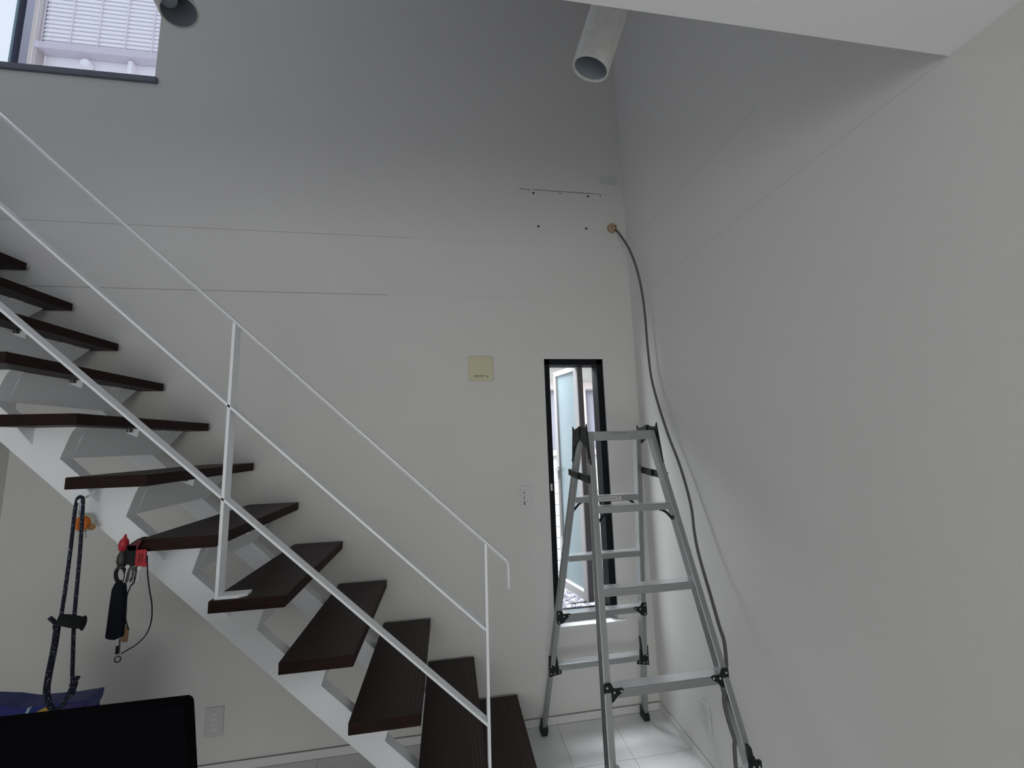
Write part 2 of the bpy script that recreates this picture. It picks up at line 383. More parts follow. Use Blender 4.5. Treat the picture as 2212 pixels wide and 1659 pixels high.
# louvred shutter in front of the upper storey
LZ0 = 5.885
mb = MB(); z = LZ0
while z < 7.6:
    mb.add([(-4.24, 4.50, z), (-1.8, 4.50, z), (-1.8, 4.512, z+.0485), (-4.24, 4.512, z+.0485), (-4.24, 4.512, z), (-1.8, 4.512, z), (-1.8, 4.524, z+.0485), (-4.24, 4.524, z+.0485)],
           [(0,1,2,3), (7,6,5,4), (0,4,5,1), (3,2,6,7), (0,3,7,4), (1,5,6,2)]); z += .052
lv = mb.build('shutter_slats', SIDW, nh); lv['kind'] = 'stuff'
mb = MB(); x = -4.25
while x < -1.8: mb.box((x, 4.492, LZ0), (x+.010, 4.50, 7.6)); x += .26
mb.build('shutter_batten', mat('neighbour_batten', (.72, .68, .74), .8), nh)
MB().box((-4.25, 4.565, LZ0-.7), (-1.8, 4.60, 7.6)).build('upper_wall', SIDW, nh)
MB().box((-4.32, 4.47, LZ0-.5), (-4.25, 4.56, 7.6)).build('post', PINK, nh)
MB().box((-4.27, 4.46, LZ0-.085), (-1.8, 4.56, LZ0-.01)).build('beam', SIDP, nh, label='mauve beam under the shutter')
MB().box((-3.42, 4.50, LZ0-.5), (-3.38, 4.565, LZ0-.1)).build('jamb', SIDW, nh)
MB().lathe((-3.83, 4.52, LZ0-.17), (0, 1, 0), [(-.02, .02), (-.015, .045), (.04, .05)], 16, cap=True).build('porch_lamp', SIDW, nh)

# ------------------------------------------------------------------ staircase
NX0, G_, NZ0, R_ = -2.1701, .22995, 2.5435, .2146
YF, YW = 1.600, 2.386
TT, TD = .040, .243
st = thing('staircase', 'open staircase with dark brown treads on white steel stringers climbing left', 'staircase', (.2, 1.99, 0))
def nose(i): return NX0+G_*i, NZ0-R_*i
I0 = -2
tread0 = None
for i in range(I0, 12):
    nx, nz = nose(i)
    mb = MB().box((nx-TD, YF, nz-TT), (nx, YW, nz))
    # side and nose faces use the redder edge colour
    t = mb.build('tread', [WOOD, WOODE], st, bevel=.0025)
    for p in t.data.polygons:
        if abs(p.normal.z) < .5: p.material_index = 1
    if i > 7:
        gm = MB()
        for k in range(3): gm.box((nx-.020-k*.0145, YF+.03, nz-.0005), (nx-.0172-k*.0145, YW-.03, nz+.0012))
        gm.build('grip_lines', GRIP, t)
    # inclined cross plate joining the two stringers under the tread
    a = (nx-.104, nz-.048); b = (nx-.139, nz-.153)
    mb = MB(); th = .006
    mb.hexa([(a[0]-th, 1.78, a[1]), (a[0], 1.78, a[1]), (a[0], 2.20, a[1]), (a[0]-th, 2.20, a[1])][::-1] and
            [(b[0]-th, 1.78, b[1]), (b[0], 1.78, b[1]), (b[0], 2.20, b[1]), (b[0]-th, 2.20, b[1])],
            [(a[0]-th, 1.78, a[1]+.008), (a[0], 1.78, a[1]+.008), (a[0], 2.20, a[1]+.008), (a[0]-th, 2.20, a[1]+.008)])
    mb.build('cross_plate', STEEL, st)
    # wing towards the wall
    mb = MB()
    mb.hexa([(b[0]-th, 2.25, b[1]), (b[0], 2.25, b[1]), (b[0]+.006, 2.29, b[1]+.030), (b[0]+.006-th, 2.29, b[1]+.030)],
            [(a[0]-th, 2.25, a[1]+.008), (a[0], 2.25, a[1]+.008), (a[0], 2.355, a[1]+.008), (a[0]-th, 2.355, a[1]+.008)])
    mb.build('wing_plate', STEEL, st)
    # triangular gussets
    gx = nx-TD+.008
    mb = MB().prism([(1.73, nz-TT), (1.668, nz-TT), (1.73, nz-TT-.062)], 'x', gx, gx+.006); mb.build('gusset', STEEL, st)
    gx2 = nx-.112
    mb = MB().prism([(gx2-.006, nz-TT), (gx2+.052, nz-TT), (gx2+.046, nz-TT-.036), (gx2-.004, nz-TT-.014)], 'y', 1.985, 1.991); mb.build('gusset', STEEL, st)
    MB().lathe((gx2+.020, 1.975, nz-TT-.0), (0, 0, -1), [(0, .008), (.014, .008), (.014, .001)], 8, cap=True).build('tread_bolt', STEELD, st)
# sawtooth stringers
def stringer_poly():
    pts = []
    for i in range(I0, 12):
        nx, nz = nose(i); zb_ = nz-TT
        if i == I0: pts.append((nx-TD, zb_))
        else:
            pts.append((nx-TD+.0, nz+R_-.153-.933*(G_-TD+.139))); pts.append((nx-TD+.0, zb_))
        if i < 11:
            pts += [(nx-.098, zb_), (nx-.108, zb_-.014), (nx-.116, zb_-.034), (nx-.139, nz-.153)]
        else:
            pts += [(nx-.098, zb_), (nx-.108, zb_-.014), (nx-.135, 0), (.134, 0)]
    x0 = pts[0][0]; pts.append((x0, .125-.933*x0)); return pts
SP = stringer_poly()
def tri_prism(pts, ya, yb):
    from mathutils.geometry import tessellate_polygon
    mb = MB(); n = len(pts)
    tris = tessellate_polygon([[Vector((p[0], p[1], 0)) for p in pts]])
    vs = [(p[0], ya, p[1]) for p in pts]+[(p[0], yb, p[1]) for p in pts]
    fs = [tuple(t) for t in tris]+[tuple(n+k for k in reversed(t)) for t in tris]+[(k, (k+1) % n, (k+1) % n+n, k+n) for k in range(n)]
    return mb.add(vs, fs)
tri_prism(SP, 1.73, 1.78).build('stringer', STEEL, st, label='white sawtooth stringer on the room side')
tri_prism(SP, 2.20, 2.25).build('stringer', STEEL, st, label='white sawtooth stringer on the wall side')
# landing the stairs reach
lx, lz = nose(I0)
struct(MB().box((XLU, YE, lz-TT-.02), (lx-TD-.002, YB-.002, lz+R_-.02)).build('floor', TILE), 'upper landing floor')

# ------------------------------------------------------------------ railing
RY0, RY1 = 1.611, 1.655
rl = thing('stair_railing', 'white flat bar railing with handrail along the open stair side', 'railing', (-.786, 1.63, nose(7)[1]))
def rail_z(z0, x, s): return z0 - s*(x+.785)
LINES = {'top': (2.022, .925), 'mid': (1.703, .922), 'low': (1.374, .911)}
def sloped_bar(name, z0, s, x0, x1, label=None):
    th = .0085; a = (x0, rail_z(z0, x0, s)); b = (x1, rail_z(z0, x1, s)); h = th/2*math.sqrt(1+s*s)
    return MB().prism([(a[0], a[1]-h), (b[0], b[1]-h), (b[0], b[1]+h), (a[0], a[1]+h)], 'y', RY0, RY1).build(name, STEEL, rl, bevel=.0012, label=label)
PX = [-1.706, -.790, .1330]
# top handrail with the turned-down end: thin flat bar with its shadow line below painted as a grey strip
s = .925; x1 = .224; z1 = rail_z(2.022, x1, s); x0 = -2.75; HY0, HY1 = RY0+.003, RY0+.036
def rail_profile(o0, o1):     # band between two offsets from the centre line (up/right positive)
    k = math.sqrt(1+s*s)
    def side(o): return [(x0, rail_z(2.022, x0, s)+o*k), (x1-.010, rail_z(2.022, x1-.010, s)+o*k), (x1-.002+o*.8, z1-.006+o*.6), (x1+o, z1-.022), (x1+o, .992)]
    a, b = side(o1), side(o0); return a+b[::-1]
hr = tri_prism(rail_profile(-.0026, .0026), HY0, HY1).build('handrail', STEEL, rl, label='top handrail turned down at its lower end')
tri_prism(rail_profile(-.0042, -.0026), HY0+.001, HY1-.004).build('shadow_line', mat('shadow_line_grey', (.13, .13, .125), .6), hr)
tri_prism(rail_profile(-.0062, -.0042), HY0+.001, HY1-.006).build('under_lip', STEEL, hr)
sloped_bar('middle_rail', *LINES['mid'], -2.75, PX[2]); sloped_bar('lower_rail', *LINES['low'], -2.75, PX[2])
for k, i in enumerate([3, 7, 11]):
    px = PX[k]; nx, nz = nose(i); zt_ = rail_z(2.022, px+.005, .925)-.006
    MB().box((px, RY0, nz+.010), (px+.0105, RY1, zt_)).build('post', STEEL, rl, bevel=.001)
    MB().prism([(px, RY0-.004), (px+.075, RY0-.004), (px+.098, RY0+.014), (px+.098, RY1+.004), (px, RY1+.004)], 'z', nz, nz+.0105).build('foot_plate', STEEL, rl, bevel=.0015)

# ------------------------------------------------------------------ stepladder
XC, H0, TP, SL_, A0, B0, BW, BD, ZT = .7798, .3028, .0905, .2798, 1.3168, 2.330, .0264, .0445, 1.5767
ld = thing('stepladder', 'aluminium folding stepladder with black brackets standing before the slit window', 'ladder', (XC, 1.83, 0))
def face_y(sec, z): return A0+SL_*z if sec == 'F' else B0-SL_*z
def rail_x(side, z):   # left x of the rail
    h = H0-TP*z
    return XC-h if side == 'L' else XC+h-BW
def quad(sec, side, z, ins=0.0, insy=0.0):
    x = rail_x(side, z)+ins; y = face_y(sec, z)+insy
    return [(x, y, z), (x+BW-2*ins, y, z), (x+BW-2*ins, y+BD-2*insy, z), (x, y+BD-2*insy, z)]
ZL = .345
for sec in 'FR':
    for side in 'LR':
        rail = MB().hexa(quad(sec, side, ZL), quad(sec, side, ZT)).build('rail', ALU, ld, bevel=.002)
        # grooves run down the rail faces
        mb = MB()
        for fx in (.36, .64):
            def gq(z, fx=fx):
                x = rail_x(side, z)+BW*fx; y = face_y(sec, z)
                return [(x-.0009, y-.0006, z), (x+.0009, y-.0006, z), (x+.0009, y+.001, z), (x-.0009, y+.001, z)]
            mb.hexa(gq(ZL+.03), gq(ZT-.05))
        def gq2(z):
            x = rail_x(side, z); y = face_y(sec, z)+BD*.5
            xx = x-.0006 if side == 'L' else x+BW-.001
            return [(xx, y-.002, z), (xx+.0016, y-.002, z), (xx+.0016, y+.002, z), (xx, y+.002, z)]
        mb.hexa(gq2(ZL+.03), gq2(ZT-.15)); mb.build('rail_groove', GROOVE, rail)
        leg = MB().hexa(quad(sec, side, .035, .0025, .004), quad(sec, side, ZL+.001, .0025, .004)).build('leg_extension', ALU, ld, bevel=.0015)
        # shoe
        q0 = quad(sec, side, 0, -.004, -.003); q1 = quad(sec, side, .055, -.003, -.003)
        x0_, x1_ = q0[0][0], q0[1][0]; yf, yb = q0[0][1], q0[2][1]
        mb = MB().hexa([(x0_, yf-.004, 0), (x1_, yf-.004, 0), (x1_, yb+.004, 0), (x0_, yb+.004, 0)], [(q1[0][0], q1[0][1], .034), (q1[1][0], q1[1][1], .034), (q1[2][0], q1[2][1], .066), (q1[3][0], q1[3][1], .066)])
        mb.build('rubber_foot', RUB, leg, bevel=.004)
def bolt(parent, x, y, z, r=.0038):
    MB().lathe((x, y, z), (0, -1, 0), [(0, r), (.002, r), (.0032, r*.6), (.0024, r*.35), (.0024, .0002)], 12, cap=True).build('bolt', BOLT, parent, smooth=False)
def step(sec, z, name, dh=.026, depth=.055):
    xl = rail_x('L', z)+BW; xr = rail_x('R', z); y = face_y(sec, z)+.0015
    fl = .0
    s_ = MB().box((xl-.002, y, z-dh), (xr+.002, y+.004, z)).box((xl-.002, y+.004, z-.004), (xr+.002, y+depth, z)).box((xl-.002, y+depth-.004, z-dh), (xr+.002, y+depth, z-.004)).build(name, ALU, ld, bevel=.001)
    MB().box((xl+.004, y+.006, z), (xr-.004, y+depth-.003, z+.0012)).build('tread_plate', ALUTOP, s_, bevel=.0005)
    return s_
def tbracket(sec, side, z):
    sg = 1 if side == 'L' else -1
    xo = rail_x(side, z)+(0.002 if side == 'L' else BW-.002); y = face_y(sec, z)-.0045
    P = [(-.003, .010), (.001, .014), (.024, .014), (.033, -.004), (.064, -.004), (.070, -.011), (.063, -.020), (.046, -.030), (.030, -.047), (.006, -.052), (-.003, -.046)]
    pts = [(xo+sg*a-.000, z+b) for a, b in P]
    if sg < 0: pts = pts[::-1]
    o = tri_prism(pts, y, y+.0042).build('corner_bracket', BLK, ld, bevel=.001)
    for a, b in ((.008, .001), (.008, -.041), (.034, -.016), (.060, -.0135)): bolt(o, xo+sg*a, y-.0, z+b)
def lock(sec, side, z):
    sg = 1 if side == 'L' else -1
    xo = rail_x(side, z)+(-.003 if side == 'L' else BW+.003); y = face_y(sec, z-.03)-.008
    P = [(-.004, .060), (.018, .062), (.020, .076), (.038, .072), (.048, .0), (.048, -.008), (.062, -.012), (.062, -.027), (-.004, -.038)]
    pts = [(xo+sg*a, z+b-.02) for a, b in P]
    if sg < 0: pts = pts[::-1]
    o = tri_prism(pts, y, y+.010).build('leg_lock', BLK, ld, bevel=.0015)
    for a, b in ((.007, .044), (.006, .012), (.006, -.022), (.028, .046), (.024, -.022), (.050, -.017), (.024, .018)): bolt(o, xo+sg*a, y, z+b-.02, .0034)
    lx_ = xo+sg*.030
    MB().prism([(lx_-.006, z+.040), (lx_+.006, z+.040), (lx_+sg*.004+.001, z+.088), (lx_+sg*.004-.005, z+.088)], 'y', y-.004, y+.018).build('lock_lever', BLK if side == 'R' else BOLT, o)
for z in (1.262, .966, .660): step('F', z, 'step')
step('F', .375, 'step')
for z in (1.262, .968, .664, .389): step('R', z, 'rung', .028, .05)
for sec in 'FR':
    for side in 'LR':
        tbracket(sec, side, .672); lock(sec, side, .395)
# top bars
for sec in 'FR':
    xl = rail_x('L', ZT-.02)+BW; xr = rail_x('R', ZT-.02); y = face_y(sec, ZT-.02)
    tb = MB().box((xl-.003, y+.001, ZT-.041), (xr+.003, y+.005, ZT)).box((xl-.003, y+.005, ZT-.004), (xr+.003, y+BD, ZT)).build('top_bar', ALU, ld, bevel=.001)
    if sec == 'F':
        mb = MB(); x = xl+.075
        while x < xl+.155: ww = random.uniform(.002, .007); mb.box((x, y+.0002, ZT-.0105), (x+ww, y+.001, ZT-.0075)); x += ww+random.uniform(.001, .003)
        mb.build('small_print', INK, tb)
# sticker on the rear top rung
y = face_y('R', 1.262)+.0015; xl = rail_x('L', 1.262)+BW
sk = MB().box((xl+.11, y-.0008, 1.238), (xl+.235, y, 1.258)).build('warning_sticker', PLATE, ld, label='pale printed sticker on rear rung')
mb = MB(); x = xl+.115
while x < xl+.205: ww = random.uniform(.004, .012); mb.box((x, y-.0014, 1.2465), (x+ww, y-.0008, 1.2495)); x += ww+random.uniform(.0015, .004)
xx = xl+.218
for (p, q) in (((-.006, .005), (.006, .005)), ((.006, .005), (0, -.006)), ((0, -.006), (-.006, .005))):
    mb.tube([(xx+p[0], y-.0012, 1.248+p[1]), (xx+q[0], y-.0012, 1.248+q[1])], .0008, 4)
mb.build('small_print', INK, sk)
# black hinge wings and stays on both outer sides
for side in 'LR':
    z_ = 1.52; h = H0-TP*z_
    xo = (XC-h-.006) if side == 'L' else (XC+h)
    yf0 = face_y('F', 1.56)+.008; yr0 = face_y('R', 1.56)+BD-.008
    yf1 = face_y('F', 1.43)+.010; yr1 = face_y('R', 1.43)+BD-.010
    ym = (yf0+yr0)/2
    front = [(ym-.006, 1.600), (yf0+.004, 1.592), (yf0-.010, 1.612), (yf0-.016, 1.58), (yf1-.010, 1.432), (yf1+.012, 1.424), (yf1+.034, 1.50), (ym+.004, 1.545)]
    rear = [(ym+.006, 1.600), (yr0-.004, 1.590), (yr0+.016, 1.606), (yr0+.016, 1.58), (yr1+.010, 1.432), (yr1-.006, 1.426), (yr1-.026, 1.50), (ym-.004, 1.545)]
    h1 = tri_prism([(a, b) for a, b in front], 0, .006); h1.v = [Vector((xo+v.y, v.x, v.z)) for v in h1.v]
    hb = h1.build('hinge_wing', BLK, ld, bevel=.001)
    h2 = tri_prism([(a, b) for a, b in rear], 0, .006); h2.v = [Vector((xo+v.y-.003, v.x, v.z)) for v in h2.v]
    h2.build('hinge_wing', BLK, ld, bevel=.001)
    MB().lathe((xo-.004, ym, 1.592), (1, 0, 0), [(0, .012), (.016, .012)], 16, cap=True).build('hinge_pin', BLK, ld)
    for yy, zz in ((yf0+.002, 1.575), (yf1, 1.445), (yr0, 1.575), (yr1, 1.445)):
        MB().lathe((xo-.004 if side == 'L' else xo+.004, yy, zz), (-1 if side == 'L' else 1, 0, 0), [(0, .005), (.003, .004), (.0035, .0005)], 10, cap=True).build('bolt', STEELD, hb)
    # folding stay
    z_ = 1.375; h = H0-TP*z_; xo = (XC-h-.007) if side == 'L' else (XC+h)
    ya = face_y('F', z_)+.012; yb_ = face_y('R', z_)+BD-.004; ymid = (ya+yb_)/2+.01
    sy = MB().prism([(ya, z_-.020), (ymid, z_-.014), (ymid, z_+.018), (ya, z_+.013)], 'x', xo, xo+.007).build('folding_stay', BLK, ld, bevel=.002)
    MB().prism([(ymid-.018, z_-.014), (yb_, z_-.004), (yb_+.003, z_+.022), (yb_-.006, z_+.027), (ymid-.018, z_+.018)], 'x', xo-.007, xo).build('folding_stay', BLK, ld, bevel=.002)
    # braces below the top steps
    sg = 1 if side == 'L' else -1
    for sec, zt2 in (('F', 1.236), ('R', 1.234)):
        yb2 = face_y(sec, 1.22)+.020
        xs_ = rail_x(side, zt2)+(BW if side == 'L' else 0)
        MB().tube([(xs_+sg*.052, yb2, zt2+.001), (xs_+sg*.040, yb2, zt2-.001), (xs_+sg*.022, yb2, zt2-.012), (xs_+sg*-.006, yb2, zt2-.042)], [.006, .006, .0055, .006], 6).build('brace', BLK, ld)

# ------------------------------------------------------------------ cable and its wall gland
def onX(x, y, X):
    dd = _f+_r*((x-1106)/F_PX)-_u*((y-829.5)/F_PX); t = X/dd.x; return Vector((0, 0, CAMZ))+t*dd
gl = thing('wall_gland', 'round gold coloured cap on the wall where the grey cable comes out', 'cap', (1.089, YB, 2.927))
MB().lathe((1.089, YB, 2.927), (0, -1, 0), [(0, .034), (.006, .034), (.010, .031), (.020, .029), (.026, .022), (.028, .010), (.028, .001)], 8, cap=True).build('cap', BRASS, gl, bevel=.002)
mb = MB()
for k in range(5):
    a = k*1.25+.4; mb.tube([(1.089+.008*math.cos(a), YB-.030, 2.927+.008*math.sin(a)), (1.089+.027*math.cos(a), YB-.024, 2.927+.027*math.sin(a))], .003, 5)
mb.tube([(1.108, YB-.026, 2.944), (1.112, YB-.028, 2.92), (1.100, YB-.028, 2.903)], .0035, 6)
mb.build('folded_foil', BRASS, gl)
CP = [(1.104, 2.375, 2.905), (1.118, 2.352, 2.885), (1.133, 2.285, 2.73), (1.143, 2.19, 2.53), (1.150, 2.163, 2.31), (1.152, 2.16, 2.03), (1.152, 2.135, 1.84), (1.153, 2.03, 1.575), (1.153, 1.925, 1.385), (1.145, 1.85, 1.218),
      (1.125, 1.81, 1.10), (1.108, 1.76, 1.01), (1.085, 1.667, .872), (1.075, 1.60, .79), (1.060, 1.555, .70), (1.045, 1.505, .655)]
CP += [(1.030, 1.478, .62), (1.016, 1.466, .565), (1.015, 1.455, .52), (1.022, 1.437, .455), (1.030, 1.42, .395), (1.027, 1.395, .365), (1.02, 1.36, .26), (1.03, 1.30, .09), (1.06, 1.24, .012), (1.11, 1.1, .008)]
# route: recompute each hanging point from its sight-line at its distance from the right wall
PXP = [(1340, 508, 1.118), (1360, 540, 1.133), (1378, 590, 1.143), (1391, 660, 1.150), (1400, 760, 1.152), (1410, 830, 1.152), (1440, 930, 1.153), (1470, 1010, 1.153), (1492, 1090, 1.145), (1500, 1150, 1.125), (1510, 1200, 1.108), (1536, 1290, 1.085), (1553, 1350, 1.070),
       (1564, 1385, 1.058), (1569, 1432, 1.040), (1567, 1459, 1.025), (1565.5, 1485, 1.010), (1564, 1515, .995), (1570, 1545, .990), (1579, 1575, .990), (1587, 1600, .990), (1587, 1622, .982)]
pts = [Vector(CP[0])]+[onX(a, b, X) for a, b, X in PXP]
pts += [pts[-1]+Vector((0, -.01, -.10)), Vector((.985, 1.33, .14)), Vector((1.0, 1.25, .012)), Vector((1.06, 1.08, .009)), Vector((1.10, .7, .009))]
tag(MB().tube(smooth_path(pts, 5), .0068, 8).build('power_cable', CABLE, smooth=True), 'long grey cable hanging from the gold cap down past the stepladder', 'cable')

# ------------------------------------------------------------------ plates on the walls
cp = thing('wall_cover_plate', 'square cream plastic cover plate left of the slit window', 'cover plate', (.198, YB, 1.98))
MB().box((.123, YB-.014, 1.906), (.272, YB, 2.056)).build('plate', CREAM, cp, bevel=.008, seg=4)
mb = MB(); x = .156
while x < .222: ww = random.uniform(.002, .006); mb.box((x, YB-.0147, 1.933), (x+ww, YB-.014, 1.9375)); x += ww+random.uniform(.0008, .002)
x = .158
while x < .21: ww = random.uniform(.002, .005); mb.box((x, YB-.0147, 1.9265), (x+ww, YB-.014, 1.9285)); x += ww+.0015
mb.build('small_print', INK, cp)
MB().lathe((.236, YB-.014, 1.9315), (0, -1, 0), [(0, .0065), (.0008, .0065)], 16, cap=True).build('round_mark', PLATED, cp)
sw = thing('light_switch', 'white light switch panel with slim buttons left of the slit window', 'switch', (.45, YB, 1.217))
MB().box((.418, YB-.008, 1.155), (.482, YB, 1.280)).build('plate', PLATE, sw, bevel=.003, seg=3)
MB().box((.430, YB-.010, 1.172), (.470, YB-.008, 1.263)).build('inner_frame', mat('switch_inner', (.62, .64, .61), .4), sw, bevel=.001)
for k, z in enumerate((1.244, 1.216, 1.184)):
    bt = MB().box((.442, YB-.0125, z-.013), (.468, YB-.010, z+.013)).build('rocker', PLATE, sw, bevel=.001)
    MB().box((.4335, YB-.0120, z-.0045), (.4390, YB-.010, z+.0045)).build('pilot_lamp', INK, bt)
    MB().box((.4325, YB-.0112, z-.012), (.4400, YB-.0104, z+.012)).build('lamp_strip', PLATED if k == 2 else TRIMW, bt)
def outlet(x0, x1, z0, z1, label, wide=False, dual=2):
    t = thing('wall_outlet', label, 'outlet', ((x0+x1)/2, YB, (z0+z1)/2))
    MB().box((x0, YB-.007, z0), (x1, YB, z1)).build('plate', mat('outlet_plate', (.60, .61, .59), .5), t, bevel=.003, seg=3)
    cx, cz = (x0+x1)/2, (z0+z1)/2
    if wide:
        MB().box((cx-.030, YB-.0085, cz-.014), (cx+.030, YB-.007, cz+.014)).build('socket', PLATE, t, bevel=.001)
        mb = MB().box((cx-.012, YB-.0092, cz-.007), (cx-.009, YB-.0084, cz+.004)).box((cx+.008, YB-.0092, cz-.002), (cx+.012, YB-.0084, cz+.008)).box((cx+.014, YB-.0092, cz-.010), (cx+.018, YB-.0084, cz-.006))
        mb.build('socket_slots', HOLE, t)
    else:
        for dz in (.022, -.022):
            s = MB().box((cx-.016, YB-.0085, cz+dz-.017), (cx+.016, YB-.007, cz+dz+.017)).build('socket', PLATE, t, bevel=.001)
            MB().box((cx-.009, YB-.0092, cz+dz-.006), (cx-.0065, YB-.0084, cz+dz+.007)).box((cx+.006, YB-.0092, cz+dz-.005), (cx+.0085, YB-.0084, cz+dz+.006)).build('socket_slots', PLATED, s)
outlet(-1.184, -1.100, .163, .293, 'white double outlet low on the wall beneath the stairs')
outlet(1.030, 1.150, 3.250, 3.305, 'small pale outlet plate high on the wall above the gold cap', True)
rs = thing('data_outlet', 'white outlet plate low on the right wall behind the ladder', 'outlet', (XR, 1.942, .237))
MB().box((XR-.009, 1.906, .176), (XR, 1.976, .300)).build('plate', PLATE, rs, bevel=.003, seg=3)
MB().box((XR-.012, 1.922, .198), (XR-.009, 1.961, .278)).build('inner_frame', mat('outlet_inner', (.66, .66, .65), .4), rs, bevel=.001)
MB().box((XR-.014, 1.932, .222), (XR-.012, 1.952, .250)).build('socket', TRIMW, rs, bevel=.0015)

# ------------------------------------------------------------------ spotlights on the upper wall
def spot(P, ax, R, L, label, bulb):
    P = Vector(P); ax = Vector(ax).normalized()
    t = thing('spotlight', label, 'spotlight', P+ax*L, 'tube spotlights over the stairwell')
    MB().lathe(P, ax, [(.004, R*.90), (0, R*.93), (0, R), (.004, R*1.0), (L-.005, R), (L, R*.96), (L, .001)], 48).build('lamp_tube', SPOT, t, smooth=False)
    MB().lathe(P, ax, [(.003, R*.91), (.02, R*.86), (.10, R*.70), (.16, R*.5), (.16, .0005)], 40).build('reflector', SPOTIN, t, smooth=True)
    if bulb: MB().lathe(P+Vector(bulb), ax, [(.030, .0005), (.030, R*.40), (.036, R*.50), (.09, R*.46), (.09, .001)], 28).build('bulb', BULB, t, smooth=True)
    top = P+ax*(L*.86); yk = Vector((top.x, YE, top.z+.05))
    back = top + Vector((0, -R*.9, .02))
    MB().tube([back, (back+yk)/2+Vector((0, 0, .01)), yk+Vector((0, .01, 0))], .009, 10).build('arm', STEEL, t, smooth=True)
    MB().lathe((yk.x, YE+.018, yk.z), (0, -1, 0), [(0, .03), (.018, .035)], 24, cap=True).build('wall_mount', STEEL, t)
def sight(x, y, Y):
    dd = _f+_r*((x-1106)/F_PX)-_u*((y-829.5)/F_PX); return Vector((0, 0, CAMZ))+dd*(Y/dd.y)
spot(sight(1275, 150, .93), (.294, -.29, .911), .0505, .30, 'white tube spotlight with empty dark mouth beside the soffit edge', None)
spot(sight(388, 27, 1.17), (-.437, -.03, .90), .0505, .26, 'grey tube spotlight with a bulb in it beside the upper window', (-.018, .0, .006))

# ------------------------------------------------------------------ things hung on the stairs
YR = 1.665
def py(x, y, Y=YR): return sight(x, y, Y)
rp = thing('hanging_rope', 'dark flecked rope loop with a cloth band hanging beneath the stairs', 'rope', py(172, 1074))
loop = [py(131, 1338), py(140, 1280), py(152, 1190), py(161, 1110), py(166, 1082), py(170, 1074), py(175, 1073), py(179, 1080), py(178, 1110), py(173, 1190), py(165, 1280), py(160, 1340), py(158, 1400), py(156.5, 1450), py(157, 1478)]
MB().tube(smooth_path(loop, 6), .0052, 8).build('cord', ROPE, rp, smooth=True)
lo = [py(124, 1352), py(117, 1400), py(106, 1455), py(101, 1490), py(104, 1515), py(114, 1533), py(127, 1532), py(141, 1515), py(153, 1492), py(160, 1474), py(168, 1463)]
MB().tube(smooth_path(lo, 6), [.0085]*25+[.0075]*(len(smooth_path(lo, 6))-25), 8).build('thick_cord', ROPE, rp, smooth=True)
MB().tube(smooth_path([py(107, 1334), py(116, 1342), py(124, 1348), py(131, 1340), py(128, 1352), py(119, 1356), py(121, 1346)], 5), .006, 8).build('knot', ROPE, rp, smooth=True)
MB().tube(smooth_path([py(154, 1500), py(157, 1488), py(160, 1478), py(156, 1474)], 5), .0095, 8).build('knot', ROPE, rp, smooth=True)
a, b = py(128, 1338, YR-.012), py(180, 1345, YR-.012)
mb = MB(); mid = (a+b)/2
prof = [(-1, .010), (-.92, .017), (-.5, .019), (0, .020), (.4, .019), (.8, .018), (.98, .023), (1, .016)]
base = len(mb.v); nn = 12
for t_, r_ in prof:
    c_ = mid+(b-a)*.5*t_
    for j in range(nn):
        th = 2*math.pi*j/nn; mb.v.append(c_+Vector((0, math.cos(th)*r_*.7, math.sin(th)*r_*(1+.12*math.sin(3*th)))))
for i in range(len(prof)-1):
    for j in range(nn): mb.f.append((i*nn+j, i*nn+(j+1) % nn, (i+1)*nn+(j+1) % nn, (i+1)*nn+j)); mb.m.append(0)
mb.f.append(tuple(range(nn-1, -1, -1))); mb.m.append(0); mb.f.append(tuple((len(prof)-1)*nn+j for j in range(nn))); mb.m.append(0)
mb.build('cloth_band', BLACKC, rp, label='black cloth band wrapped round the rope')
hk = MB().tube(smooth_path([py(205, 1060, 1.70), py(190, 1072, 1.69), py(176, 1078, YR), py(170, 1085, YR), py(168, 1078, YR)], 5), .0035, 6).build('hook', STEEL, rp)

ch = thing('hanging_charm', 'small orange disc charm with pale fringe behind the hanging rope', 'charm', py(174, 1130, 1.70))
c_ = py(176, 1131, 1.70)
MB().lathe(c_+Vector((0, .012, 0)), (0, -1, 0), [(0, .001), (0, .020), (.008, .026), (.018, .022), (.024, .010), (.026, .001)], 24).build('disc', ORANGE, ch, smooth=True)
MB().lathe(c_+Vector((0, .016, 0)), (0, -1, 0), [(0, .001), (0, .030), (.006, .032), (.010, .024), (.010, .001)], 24).build('pale_back', OFFW, ch, smooth=True)
MB().lathe(c_+Vector((.030, .006, -.014)), (.6, -1, 0), [(0, .001), (0, .009), (.008, .010), (.012, .004), (.012, .0005)], 14).build('paw', mat('brown_felt', (.42, .22, .09), .9), ch, smooth=True)
MB().prism([(c_.x-.012, c_.z-.026), (c_.x+.012, c_.z-.026), (c_.x+.017, c_.z-.052), (c_.x-.008, c_.z-.056)], 'y', c_.y, c_.y+.006).build('fringe', OFFW, ch)
MB().tube([c_+Vector((-.004, 0, .026)), py(171, 1112, 1.70), py(171, 1080, YR+.01)], .0009, 5).build('string', STEELD, ch)

